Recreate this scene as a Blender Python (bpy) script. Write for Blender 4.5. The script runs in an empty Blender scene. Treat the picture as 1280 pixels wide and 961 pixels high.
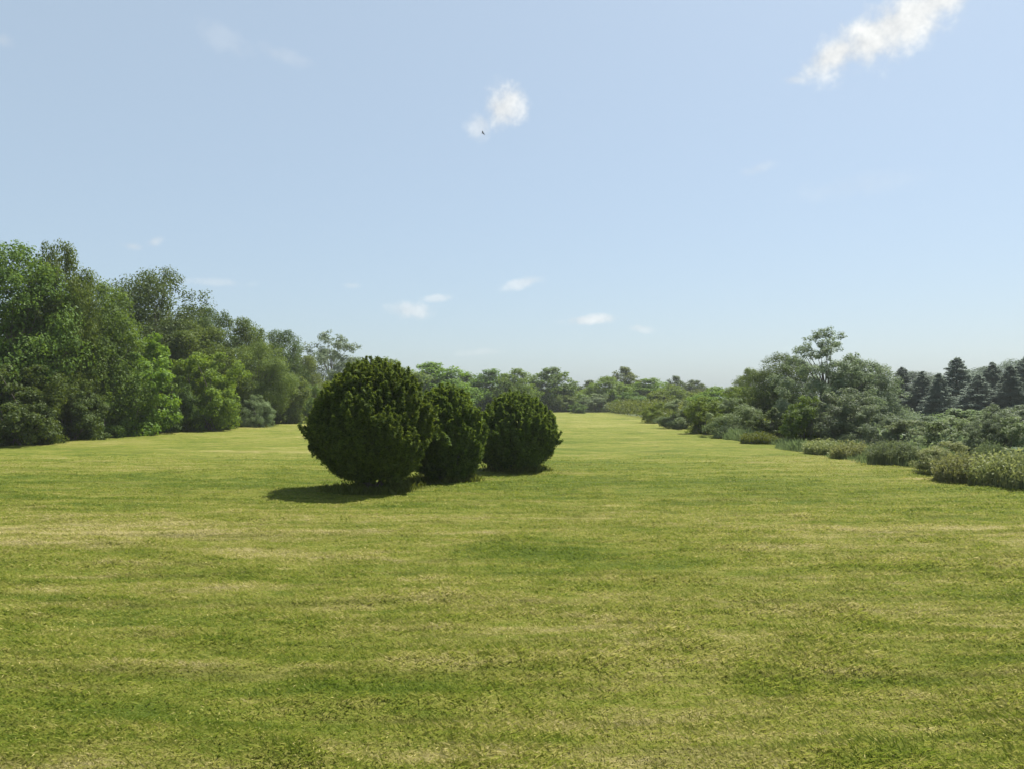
import bpy, math
import numpy as np
from mathutils import Vector

# ------------------------------------------------------------------ camera, sky, sun, exposure
S = bpy.context.scene
COL = S.collection
F = 967.0            # focal length of the photograph in its own pixels (1280 wide)
CAM_H = 1.8
HORIZON = 498.0
PITCH = math.atan((HORIZON - 480.5) / F)

cd = bpy.data.cameras.new("camera"); cam = bpy.data.objects.new("camera", cd); COL.objects.link(cam)
cd.sensor_width = 36.0; cd.lens = 36.0 * F / 1280.0
cd.clip_start = 0.05; cd.clip_end = 6000
cam.location = (0, 0, CAM_H); cam.rotation_euler = (math.pi / 2 + PITCH, 0, 0)
S.camera = cam

SUN_EL = math.radians(61); SUN_AZ = math.radians(46)     # azimuth from +Y (view direction) towards +X
sun_dir = Vector((math.cos(SUN_EL) * math.sin(SUN_AZ), math.cos(SUN_EL) * math.cos(SUN_AZ), math.sin(SUN_EL)))
sl = bpy.data.lights.new("sun", "SUN"); sl.energy = 4.8; sl.angle = math.radians(0.5); sl.color = (1.0, 0.955, 0.87)
so = bpy.data.objects.new("sun", sl); COL.objects.link(so)
so.rotation_euler = sun_dir.to_track_quat('Z', 'Y').to_euler()

W = bpy.data.worlds.new("World"); S.world = W; W.use_nodes = True
wt = W.node_tree; wt.nodes.clear()
def wn(t, **k):
    n = wt.nodes.new(t)
    for a, b in k.items(): setattr(n, a, b)
    return n
def wl(a, b): wt.links.new(a, b)
def wmath(op, a, b=None, c=None, clamp=False):
    n = wn("ShaderNodeMath", operation=op); n.use_clamp = clamp
    for i, v in enumerate((a, b, c)):
        if v is None: continue
        if isinstance(v, (int, float)): n.inputs[i].default_value = v
        else: wl(v, n.inputs[i])
    return n.outputs[0]
sky = wn("ShaderNodeTexSky", sky_type='NISHITA')
sky.sun_disc = False; sky.sun_elevation = SUN_EL; sky.sun_rotation = SUN_AZ
sky.air_density = 1.0; sky.dust_density = 2.0; sky.ozone_density = 6.0; sky.altitude = 100
tc = wn("ShaderNodeTexCoord")
def pix_dir(px, py):
    v = Vector((px - 640, F, 480.5 - py)).normalized()
    c, s = math.cos(PITCH), math.sin(PITCH)
    return Vector((v.x, v.y * c - v.z * s, v.y * s + v.z * c))
nz = wn("ShaderNodeTexNoise"); nz.inputs["Scale"].default_value = 26; nz.inputs["Detail"].default_value = 7; nz.inputs["Roughness"].default_value = 0.62
wl(tc.outputs["Generated"], nz.inputs["Vector"])
n1 = wmath('SUBTRACT', nz.outputs["Fac"], 0.5)
nz2 = wn("ShaderNodeTexNoise"); nz2.inputs["Scale"].default_value = 70; nz2.inputs["Detail"].default_value = 5
wl(tc.outputs["Generated"], nz2.inputs["Vector"])
n2 = wmath('SUBTRACT', nz2.outputs["Fac"], 0.5)
nn = wmath('ADD', wmath('MULTIPLY', n1, 1.9), wmath('MULTIPLY', n2, 0.5))
# cloud: centre (px, py), half length, half width in photo pixels, tilt (deg, up to the right), opacity
CLOUDS = [(1045, 68, 58, 24, 22, 1.0), (1085, 50, 78, 33, 20, 1.0), (1125, 30, 78, 38, 22, 1.0), (1172, 2, 70, 22, 14, 1.0), (996, 100, 22, 7, -5, 0.45),
          (630, 134, 38, 30, 35, 0.9), (600, 158, 24, 18, 50, 0.45), (948, 211, 26, 8, 15, 0.25), (1075, 232, 85, 17, 4, 0.10),
          (514, 389, 40, 13, -4, 0.5), (548, 373, 22, 6, 5, 0.4), (655, 354, 32, 8, 14, 0.42), (738, 400, 46, 8, 3, 0.65),
          (800, 411, 19, 6, -8, 0.35), (165, 308, 19, 7, -6, 0.40), (192, 303, 14, 7, 30, 0.40), (268, 353, 44, 6, 0, 0.25),
          (440, 357, 14, 5, 0, 0.25), (285, 52, 45, 16, -14, 0.12), (355, 70, 45, 11, -10, 0.15), (2, 50, 14, 10, 0, 0.25), (600, 440, 40, 6, 3, 0.2)]
total = None
for px, py, a, b, ang, op in CLOUDS:
    c = pix_dir(px, py)
    right = c.cross(Vector((0, 0, 1))).normalized(); up = right.cross(c).normalized()
    r = math.radians(ang)
    t1 = (right * math.cos(r) + up * math.sin(r)) * (F / a); t2 = (up * math.cos(r) - right * math.sin(r)) * (F / b)
    def dot(t):
        n = wn("ShaderNodeVectorMath", operation='DOT_PRODUCT'); wl(tc.outputs["Generated"], n.inputs[0]); n.inputs[1].default_value = t
        return wmath('SUBTRACT', n.outputs["Value"], c.dot(t))
    u, v = dot(t1), dot(t2)
    q = wmath('SQRT', wmath('ADD', wmath('MULTIPLY', u, u), wmath('MULTIPLY', v, v)))
    m = wmath('ADD', wmath('SUBTRACT', 1.0, q), nn)
    mr = wn("ShaderNodeMapRange", interpolation_type='SMOOTHSTEP'); wl(m, mr.inputs["Value"])
    mr.inputs["From Min"].default_value = 0.0; mr.inputs["From Max"].default_value = 0.9; mr.inputs["To Max"].default_value = op
    # only the hemisphere side of that cloud
    dn = wn("ShaderNodeVectorMath", operation='DOT_PRODUCT'); wl(tc.outputs["Generated"], dn.inputs[0]); dn.inputs[1].default_value = c
    m = wmath('MULTIPLY', mr.outputs[0], wmath('GREATER_THAN', dn.outputs["Value"], 0.5))
    total = m if total is None else wmath('MAXIMUM', total, m)
mix = wn("ShaderNodeMix", data_type='RGBA'); 
wl(total, mix.inputs["Factor"])
# thin high haze veils the blue of the sky
pale = wn("ShaderNodeMix", data_type='RGBA'); pale.inputs["Factor"].default_value = 0.52
wl(sky.outputs[0], pale.inputs["A"]); pale.inputs["B"].default_value = (4.45, 5.3, 5.65, 1)
wl(pale.outputs["Result"], mix.inputs["A"])
cl = wn("ShaderNodeMix", data_type='RGBA'); cl.inputs["A"].default_value = (4.7, 4.9, 5.1, 1); cl.inputs["B"].default_value = (6.9, 7.0, 6.9, 1)
wl(wmath('ADD', wmath('MULTIPLY', n1, 3.5), 0.5, clamp=True), cl.inputs["Factor"])
wl(cl.outputs["Result"], mix.inputs["B"])
bg = wn("ShaderNodeBackground"); bg.inputs["Strength"].default_value = 0.070
wl(mix.outputs["Result"], bg.inputs["Color"])
wo = wn("ShaderNodeOutputWorld"); wl(bg.outputs[0], wo.inputs["Surface"])

S.view_settings.view_transform = 'Standard'; S.view_settings.look = 'None'
S.view_settings.exposure = 1.05; S.view_settings.gamma = 1.0
S.render.engine = 'CYCLES'
S.cycles.max_bounces = 6; S.cycles.diffuse_bounces = 3; S.cycles.transmission_bounces = 4; S.cycles.transparent_max_bounces = 4
S.cycles.volume_bounces = 1; S.cycles.use_denoising = True; S.cycles.denoiser = 'OPENIMAGEDENOISE'

# ------------------------------------------------------------------ helpers
def X(px, d): return (px - 640.0) / F * d            # lateral metres of a photo column at distance d
def Z(py, d): return CAM_H + (HORIZON - py) / F * d  # height of a photo row at distance d

def mesh_from(name, verts, faces_n, faces, mats=()):
    """verts (N,3); faces_n verts per face; faces flat index array"""
    me = bpy.data.meshes.new(name)
    verts = np.ascontiguousarray(verts, dtype=np.float32); faces = np.ascontiguousarray(faces, dtype=np.int32).ravel()
    nf = len(faces) // faces_n
    me.vertices.add(len(verts)); me.vertices.foreach_set("co", verts.ravel())
    me.loops.add(len(faces)); me.loops.foreach_set("vertex_index", faces)
    me.polygons.add(nf); me.polygons.foreach_set("loop_start", np.arange(nf, dtype=np.int32) * faces_n)
    me.update(calc_edges=True); me.validate()
    for m in mats: me.materials.append(m)
    return me

def link(name, data, parent=None, loc=(0, 0, 0), rz=0, scale=(1, 1, 1)):
    o = bpy.data.objects.new(name, data); COL.objects.link(o)
    o.location = loc; o.rotation_euler = (0, 0, rz); o.scale = scale
    if parent: o.parent = parent
    return o

def tag(o, label, cat, group=None, kind=None):
    if label: o["label"] = label
    if cat: o["category"] = cat
    if group: o["group"] = group
    if kind: o["kind"] = kind
    return o

def hash2(ix, iy, seed):
    n = (ix.astype(np.int64) * 374761393 + iy.astype(np.int64) * 668265263 + seed * 1442695041) & 0xFFFFFFFF
    n = ((n ^ (n >> 13)) * 1274126177) & 0xFFFFFFFF
    n = n ^ (n >> 16)
    return (n & 0xFFFF) / 65535.0
def vnoise(x, y, seed=0):
    x = np.asarray(x, float); y = np.asarray(y, float)
    ix = np.floor(x); iy = np.floor(y); fx = x - ix; fy = y - iy
    fx = fx * fx * (3 - 2 * fx); fy = fy * fy * (3 - 2 * fy)
    ix = ix.astype(np.int64); iy = iy.astype(np.int64)
    a = hash2(ix, iy, seed); b = hash2(ix + 1, iy, seed); c = hash2(ix, iy + 1, seed); d = hash2(ix + 1, iy + 1, seed)
    return (a * (1 - fx) + b * fx) * (1 - fy) + (c * (1 - fx) + d * fx) * fy
def fbm(x, y, seed=0, oct=4):
    s = 0; amp = 0.5
    for k in range(oct):
        s = s + amp * vnoise(x * 2 ** k, y * 2 ** k, seed + k * 17); amp *= 0.5
    return s

def ground_z(x, y):
    """the lawn's own small bumps: low rows of clippings across the view, tussocks, long swells"""
    x = np.asarray(x, float); y = np.asarray(y, float)
    rows = fbm(x * 0.35 + 0.3 * y, y * 2.2 + 0.8 * vnoise(x * 0.4, y * 0.4, 5), 3, 3) - 0.45
    tus = fbm(x * 1.8, y * 2.6, 9, 3) - 0.45
    swell = fbm(x * 0.09, y * 0.13, 21, 2) - 0.4
    return 0.15 * rows + 0.07 * tus + 0.10 * swell

def unit(v): return v / np.maximum(np.linalg.norm(v, axis=1, keepdims=True), 1e-9)

def leaf_quads(rng, P, N, L, Wd, spin=None):
    """one diamond leaf per point: P positions, N leaf normals, L lengths, Wd widths"""
    n = len(P)
    N = unit(N)
    r = unit(rng.normal(size=(n, 3))) if spin is None else spin
    A = unit(r - N * np.sum(r * N, axis=1, keepdims=True)); B = np.cross(N, A)
    L = L[:, None]; Wd = Wd[:, None]
    V = np.empty((n, 4, 3))
    V[:, 0] = P - A * L * 0.5; V[:, 1] = P + B * Wd * 0.5 + A * L * 0.05 + N * L * 0.06
    V[:, 2] = P + A * L * 0.5; V[:, 3] = P - B * Wd * 0.5 + A * L * 0.05 + N * L * 0.06
    return V.reshape(-1, 3)

def quads_mesh(name, V, mats=()):
    return mesh_from(name, V, 4, np.arange(len(V)), mats)

class Tubes:
    def __init__(s): s.V = []; s.Fc = []; s.n = 0
    def add(s, pts, rad, sides=7):
        pts = np.asarray(pts, float); k = len(pts)
        T = np.gradient(pts, axis=0); T = unit(T)
        ref = np.array([0.31, 0.95, 0.05]); A = unit(np.cross(T, ref)); B = np.cross(T, A)
        th = np.arange(sides) * 2 * math.pi / sides
        R = np.asarray(rad)[:, None, None]
        V = pts[:, None, :] + R * (A[:, None, :] * np.cos(th)[None, :, None] + B[:, None, :] * np.sin(th)[None, :, None])
        s.V.append(V.reshape(-1, 3))
        for i in range(k - 1):
            for j in range(sides):
                a = s.n + i * sides + j; b = s.n + i * sides + (j + 1) % sides
                s.Fc.append((a, b, b + sides, a + sides))
        s.n += k * sides
    def mesh(s, name, mats):
        me = mesh_from(name, np.vstack(s.V), 4, np.array(s.Fc), mats)
        me.polygons.foreach_set("use_smooth", np.ones(len(me.polygons), bool))
        return me

# ------------------------------------------------------------------ materials
def mat(name):
    m = bpy.data.materials.new(name); m.use_nodes = True
    m.node_tree.nodes.clear(); return m, m.node_tree
def nd(t, typ, **k):
    n = t.nodes.new(typ)
    for a, b in k.items(): setattr(n, a, b)
    return n
def setin(n, **k):
    for a, b in k.items(): n.inputs[a.replace("_", " ")].default_value = b
def ramp(t, src, stops):
    r = nd(t, "ShaderNodeValToRGB"); e = r.color_ramp.elements
    while len(e) < len(stops): e.new(0.5)
    for el, (p, c) in zip(e, stops): el.position = p; el.color = (c[0], c[1], c[2], 1)
    if src is not None: t.links.new(src, r.inputs["Fac"])
    return r.outputs["Color"]
def mth(t, op, a, b=None, clamp=False):
    n = nd(t, "ShaderNodeMath", operation=op); n.use_clamp = clamp
    for i, v in enumerate((a, b)):
        if v is None: continue
        if isinstance(v, (int, float)): n.inputs[i].default_value = v
        else: t.links.new(v, n.inputs[i])
    return n.outputs[0]
def mixc(t, f, a, b, bt='MIX'):
    n = nd(t, "ShaderNodeMix", data_type='RGBA', blend_type=bt)
    for k, v in (("Factor", f), ("A", a), ("B", b)):
        if isinstance(v, (int, float)): n.inputs[k].default_value = v
        elif isinstance(v, tuple): n.inputs[k].default_value = (*v, 1)
        else: t.links.new(v, n.inputs[k])
    return n.outputs["Result"]
def noise(t, vec, scale, detail=3, rough=0.55, stretch=None):
    if stretch:
        mp = nd(t, "ShaderNodeMapping"); mp.inputs["Scale"].default_value = stretch; t.links.new(vec, mp.inputs["Vector"]); vec = mp.outputs[0]
    n = nd(t, "ShaderNodeTexNoise"); setin(n, Scale=scale, Detail=detail, Roughness=rough); t.links.new(vec, n.inputs["Vector"])
    return n.outputs["Fac"]

def leaf_mat(name, dark, light, trans=0.35, spec=0.25, tint=(1.25, 1.15, 0.55)):
    m, t = mat(name)
    g = nd(t, "ShaderNodeNewGeometry"); oi = nd(t, "ShaderNodeObjectInfo")
    f = mth(t, 'ADD', mth(t, 'MULTIPLY', g.outputs["Random Per Island"], 0.6), mth(t, 'MULTIPLY', noise(t, g.outputs["Position"], 0.9, 2), 0.6))
    f = mth(t, 'SUBTRACT', f, 0.12, clamp=True)
    c = mixc(t, f, dark, light)
    hs = nd(t, "ShaderNodeHueSaturation"); t.links.new(c, hs.inputs["Color"])
    t.links.new(mth(t, 'ADD', mth(t, 'MULTIPLY', oi.outputs["Random"], 0.03), 0.485), hs.inputs["Hue"])
    t.links.new(mth(t, 'ADD', mth(t, 'MULTIPLY', oi.outputs["Random"], 0.3), 0.85), hs.inputs["Value"])
    c = hs.outputs["Color"]
    p = nd(t, "ShaderNodeBsdfPrincipled"); t.links.new(c, p.inputs["Base Color"]); setin(p, Roughness=0.55); p.inputs["Specular IOR Level"].default_value = spec
    tr = nd(t, "ShaderNodeBsdfTranslucent"); t.links.new(mixc(t, 1.0, c, tint, 'MULTIPLY'), tr.inputs["Color"])
    mx = nd(t, "ShaderNodeMixShader"); mx.inputs[0].default_value = trans
    t.links.new(p.outputs[0], mx.inputs[1]); t.links.new(tr.outputs[0], mx.inputs[2])
    o = nd(t, "ShaderNodeOutputMaterial"); t.links.new(mx.outputs[0], o.inputs["Surface"])
    return m

M_MID = leaf_mat("leaves_mid_green", (0.040, 0.080, 0.015), (0.155, 0.230, 0.038), 0.44, 0.15)
M_DARK = leaf_mat("leaves_dark_green", (0.034, 0.066, 0.017), (0.112, 0.166, 0.038), 0.42, 0.15)
M_BRIGHT = leaf_mat("leaves_bright_green", (0.065, 0.120, 0.014), (0.190, 0.270, 0.030), 0.44, 0.15)
M_OLIVE = leaf_mat("leaves_olive_green", (0.056, 0.088, 0.018), (0.165, 0.210, 0.046), 0.42, 0.15)
M_GREY = leaf_mat("leaves_grey_green", (0.086, 0.116, 0.068), (0.205, 0.250, 0.150), 0.44, 0.15, tint=(1.1, 1.1, 0.8))  # grey-green, with glare over the right-hand trees worked into the colour
M_PALE = leaf_mat("leaves_pale_green", (0.105, 0.145, 0.062), (0.24, 0.285, 0.145), 0.42, 0.12, tint=(1.05, 1.1, 0.8))
M_SPRUCE = leaf_mat("needles_veiled_blue_green", (0.15, 0.19, 0.160), (0.31, 0.36, 0.31), 0.52, 0.05, tint=(1.0, 1.0, 0.9))  # veiling glare over the conifers put into the needle colour, paled and greyed
M_JUNIPER = leaf_mat("juniper_scale_leaves", (0.030, 0.062, 0.017), (0.190, 0.270, 0.054), 0.46, 0.04)
M_DUSK = leaf_mat("leaves_veiled_slate_green", (0.110, 0.145, 0.112), (0.215, 0.26, 0.195), 0.46, 0.05, tint=(1.0, 1.0, 0.9))  # same glare veil painted into the leaves of trees among the conifers
M_WEED = leaf_mat("weeds_straw_green", (0.13, 0.16, 0.060), (0.31, 0.32, 0.16), 0.42, 0.1, tint=(1.1, 1.1, 0.7))
M_REED = leaf_mat("reed_blades", (0.085, 0.125, 0.062), (0.21, 0.25, 0.14), 0.42, 0.1, tint=(1.1, 1.1, 0.7))

def bark_mat():
    m, t = mat("bark"); g = nd(t, "ShaderNodeNewGeometry")
    f = noise(t, g.outputs["Position"], 9, 5, 0.6, (1, 1, 0.2))
    c = ramp(t, f, [(0.3, (0.055, 0.045, 0.035)), (0.7, (0.19, 0.165, 0.135))])
    p = nd(t, "ShaderNodeBsdfPrincipled"); t.links.new(c, p.inputs["Base Color"]); setin(p, Roughness=0.9)
    b = nd(t, "ShaderNodeBump"); setin(b, Strength=0.6, Distance=0.03); t.links.new(f, b.inputs["Height"]); t.links.new(b.outputs[0], p.inputs["Normal"])
    o = nd(t, "ShaderNodeOutputMaterial"); t.links.new(p.outputs[0], o.inputs["Surface"])
    return m
M_BARK = bark_mat()

def lawn_colour(t, rnd):
    """living green, yellowed and dry straw areas by place on the lawn; rnd varies blade by blade"""
    g = nd(t, "ShaderNodeNewGeometry"); pos = g.outputs["Position"]
    big = noise(t, pos, 0.16, 3, 0.5, (0.5, 1.6, 1))
    med = noise(t, pos, 0.9, 4, 0.65, (0.3, 2.0, 1))
    streak = noise(t, pos, 2.4, 4, 0.7, (0.35, 1.7, 1))
    fine = noise(t, pos, 5.0, 3, 0.6, (0.7, 1.4, 1))
    sep = nd(t, "ShaderNodeSeparateXYZ"); t.links.new(pos, sep.inputs[0])
    def patch(cx, cy, rx, ry, amt):
        u = mth(t, 'DIVIDE', mth(t, 'SUBTRACT', sep.outputs["X"], cx), rx); v = mth(t, 'DIVIDE', mth(t, 'SUBTRACT', sep.outputs["Y"], cy), ry)
        q = mth(t, 'SUBTRACT', 1.0, mth(t, 'ADD', mth(t, 'MULTIPLY', u, u), mth(t, 'MULTIPLY', v, v)), clamp=True)
        return mth(t, 'MULTIPLY', q, amt)
    dry = mth(t, 'ADD', mth(t, 'MULTIPLY', mth(t, 'SUBTRACT', med, 0.5), 1.25), mth(t, 'MULTIPLY', mth(t, 'SUBTRACT', big, 0.5), 0.9))
    dry = mth(t, 'ADD', dry, mth(t, 'MULTIPLY', mth(t, 'SUBTRACT', fine, 0.5), 0.8))
    dry = mth(t, 'ADD', dry, mth(t, 'MULTIPLY', mth(t, 'SUBTRACT', streak, 0.5), 1.3))
    for a in ((-6.5, 10.6, 8.0, 2.6, 0.30), (5.8, 9.3, 4.0, 2.6, 0.24), (0.4, 4.2, 1.6, 0.8, 0.14), (-2.6, 8.8, 2.0, 0.9, 0.14), (1.8, 6.4, 3.5, 1.0, 0.12),
              (-3.5, 16.5, 14, 4.0, -0.22), (0.3, 9.3, 1.2, 0.9, -0.3), (1.2, 8.6, 1.2, .5, -0.25), (2.5, 30, 9, 14, -0.15)):
        dry = mth(t, 'ADD', dry, patch(*a))
    dry = mth(t, 'ADD', dry, 0.39)
    f = mth(t, 'ADD', dry, mth(t, 'MULTIPLY', mth(t, 'SUBTRACT', rnd, 0.5), 0.55), clamp=True)
    c = ramp(t, f, [(0.0, (0.110, 0.158, 0.018)), (0.30, (0.192, 0.228, 0.030)), (0.55, (0.272, 0.276, 0.056)), (0.78, (0.365, 0.332, 0.115)), (1.0, (0.48, 0.42, 0.20))])
    th = noise(t, pos, 1.5, 5, 0.75, (0.45, 2.4, 1))      # dark tussocks, plus shade between windrows painted into the colour
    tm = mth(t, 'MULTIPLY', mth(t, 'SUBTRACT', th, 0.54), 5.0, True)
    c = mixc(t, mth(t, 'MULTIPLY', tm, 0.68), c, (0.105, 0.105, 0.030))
    row = noise(t, pos, 1.15, 4, 0.7, (0.13, 2.7, 1))     # dark lines across the lawn: shade between mown rows, painted in
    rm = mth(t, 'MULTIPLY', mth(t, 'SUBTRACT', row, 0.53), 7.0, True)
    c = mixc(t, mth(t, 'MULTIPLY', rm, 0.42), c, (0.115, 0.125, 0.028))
    return c, g

def grass_mat():
    m, t = mat("lawn_blades")
    g0 = nd(t, "ShaderNodeNewGeometry"); rnd = g0.outputs["Random Per Island"]
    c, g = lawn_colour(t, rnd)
    p = nd(t, "ShaderNodeBsdfPrincipled"); t.links.new(c, p.inputs["Base Color"]); setin(p, Roughness=0.6); p.inputs["Specular IOR Level"].default_value = 0.1
    tr = nd(t, "ShaderNodeBsdfTranslucent"); t.links.new(c, tr.inputs["Color"])
    mx = nd(t, "ShaderNodeMixShader"); mx.inputs[0].default_value = 0.5
    t.links.new(p.outputs[0], mx.inputs[1]); t.links.new(tr.outputs[0], mx.inputs[2])
    o = nd(t, "ShaderNodeOutputMaterial"); t.links.new(mx.outputs[0], o.inputs["Surface"])
    return m
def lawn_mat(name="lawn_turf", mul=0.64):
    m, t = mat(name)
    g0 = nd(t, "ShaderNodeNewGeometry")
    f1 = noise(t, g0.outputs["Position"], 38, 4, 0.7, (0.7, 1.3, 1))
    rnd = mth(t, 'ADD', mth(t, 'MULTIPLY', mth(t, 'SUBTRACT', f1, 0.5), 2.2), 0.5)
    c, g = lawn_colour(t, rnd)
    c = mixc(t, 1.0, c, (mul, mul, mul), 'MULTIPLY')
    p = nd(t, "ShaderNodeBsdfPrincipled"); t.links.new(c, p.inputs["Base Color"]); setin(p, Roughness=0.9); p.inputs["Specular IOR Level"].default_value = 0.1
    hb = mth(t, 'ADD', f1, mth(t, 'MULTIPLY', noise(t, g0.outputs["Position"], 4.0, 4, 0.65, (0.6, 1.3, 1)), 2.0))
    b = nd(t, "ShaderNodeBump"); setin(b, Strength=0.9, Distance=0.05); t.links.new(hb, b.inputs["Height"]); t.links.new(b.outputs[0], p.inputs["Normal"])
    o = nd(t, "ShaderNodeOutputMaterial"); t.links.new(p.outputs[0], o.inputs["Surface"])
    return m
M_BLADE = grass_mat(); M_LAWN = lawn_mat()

def earth_mat():
    m, t = mat("rough_ground"); g = nd(t, "ShaderNodeNewGeometry")
    f = noise(t, g.outputs["Position"], 0.7, 6, 0.65)
    c = ramp(t, f, [(0.3, (0.05, 0.065, 0.02)), (0.55, (0.09, 0.115, 0.035)), (0.75, (0.16, 0.15, 0.07))])
    p = nd(t, "ShaderNodeBsdfPrincipled"); t.links.new(c, p.inputs["Base Color"]); setin(p, Roughness=0.95)
    b = nd(t, "ShaderNodeBump"); setin(b, Strength=0.8, Distance=0.1); t.links.new(f, b.inputs["Height"]); t.links.new(b.outputs[0], p.inputs["Normal"])
    o = nd(t, "ShaderNodeOutputMaterial"); t.links.new(p.outputs[0], o.inputs["Surface"])
    return m

# ------------------------------------------------------------------ ground and lawn
R_ = 2500.0
g = link("ground", mesh_from("ground", np.array([(-R_, -R_, -0.15), (R_, -R_, -0.15), (R_, R_, -0.15), (-R_, R_, -0.15)]), 4, np.arange(4), [earth_mat()]))
tag(g, None, None, kind="structure")

ys = [-8.0]
while ys[-1] < 132: ys.append(ys[-1] + max(0.09, 0.012 * abs(ys[-1]) if ys[-1] > 0 else 0.2))
ys = np.array(ys); xs = np.concatenate([np.arange(-23, -12, 0.3), np.arange(-12, 12, 0.11), np.arange(12, 13.2, 0.3)])
GX, GY = np.meshgrid(xs, ys); GZ = ground_z(GX, GY)
V = np.stack([GX, GY, GZ], -1).reshape(-1, 3); nx = len(xs); ny = len(ys)
I = (np.arange(ny - 1)[:, None] * nx + np.arange(nx - 1)[None, :]).ravel()
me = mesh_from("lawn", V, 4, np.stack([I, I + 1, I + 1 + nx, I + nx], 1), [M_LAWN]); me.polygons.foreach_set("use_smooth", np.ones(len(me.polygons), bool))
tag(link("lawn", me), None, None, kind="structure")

# mown grass blades and dry clippings on the near lawn
rng = np.random.default_rng(7)
def sample_field(n, d0, d1, power):
    u = rng.random(n); e = 2 - power
    d = (d0 ** e + u * (d1 ** e - d0 ** e)) ** (1 / e)
    x = (rng.random(n) * 2 - 1) * (0.72 * d + 1.2)
    k = (x > -19) & (x < 10.6) & (rng.random(n) > np.clip((d - 9.0) / (d1 - 9.0), 0, 1) ** 1.3)
    return x[k], d[k]
def blades(n, d0, d1, power, hmin, hmax, wid, lean):
    x, y = sample_field(n, d0, d1, power); n = len(x)
    dist = np.hypot(x, y)
    tuft = fbm(x * 1.8, y * 2.6, 9, 3)
    h = (hmin + (hmax - hmin) * rng.random(n) ** 1.4) * (0.55 + 1.1 * tuft)
    w = wid * (np.maximum(dist, 4) / 4) ** 0.75 * (0.7 + 0.6 * rng.random(n))
    a = rng.random(n) * 2 * math.pi
    side = np.stack([np.cos(a), np.sin(a), np.zeros(n)], 1)
    b = a + math.pi / 2 + rng.normal(size=n) * 0.6
    ln = lean * h * (0.3 + rng.random(n))
    base = np.stack([x, y, ground_z(x, y) - 0.006], 1)
    V = np.empty((n, 4, 3))
    V[:, 0] = base - side * w[:, None] * 0.5; V[:, 1] = base + side * w[:, None] * 0.5
    off = np.stack([np.cos(b) * ln, np.sin(b) * ln, h], 1)
    mid = base + off * np.array([0.42, 0.42, 0.62])
    V[:, 2] = mid + side * w[:, None] * 0.42; V[:, 3] = base + off
    return V
B1 = blades(950000, 2.9, 26.0, 1.35, 0.014, 0.036, 0.0048, 1.7)
n = len(B1)
I = np.arange(n)[:, None] * 4
tri = np.concatenate([I + np.array([[0, 1, 2]]), I + np.array([[0, 2, 3]])], 1)
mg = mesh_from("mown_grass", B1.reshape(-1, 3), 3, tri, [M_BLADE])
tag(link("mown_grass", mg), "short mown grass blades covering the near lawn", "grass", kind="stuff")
x, y = sample_field(40000, 2.9, 22.0, 1.35); n = len(x)
keep = rng.random(n) < np.clip(fbm(x * 0.5, y * 1.6, 31, 3) * 2.2 - 0.55, 0.05, 1); x = x[keep]; y = y[keep]; n = len(x)
a = rng.random(n) * 2 * math.pi
P = np.stack([x, y, ground_z(x, y) + 0.012 + 0.02 * rng.random(n)], 1)
Nn = np.stack([rng.normal(size=n) * 0.35, rng.normal(size=n) * 0.35, np.ones(n)], 1)
sc_ = (np.maximum(np.hypot(x, y), 4) / 4) ** 0.7
V = leaf_quads(rng, P, Nn, (0.012 + 0.022 * rng.random(n)) * sc_ ** 0.7, 0.0038 * sc_)
def straw_mat():
    m, t = mat("dry_clippings"); g = nd(t, "ShaderNodeNewGeometry")
    c = ramp(t, g.outputs["Random Per Island"], [(0.0, (0.19, 0.19, 0.045)), (0.6, (0.28, 0.26, 0.08)), (1.0, (0.38, 0.33, 0.13))])
    p = nd(t, "ShaderNodeBsdfPrincipled"); t.links.new(c, p.inputs["Base Color"]); setin(p, Roughness=0.8); p.inputs['Specular IOR Level'].default_value = 0.05
    o = nd(t, "ShaderNodeOutputMaterial"); t.links.new(p.outputs[0], o.inputs["Surface"]); return m
tag(link("grass_clippings", quads_mesh("grass_clippings", V, [straw_mat()])), "dry straw clippings scattered over the mown lawn", "clippings", kind="stuff")

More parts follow.
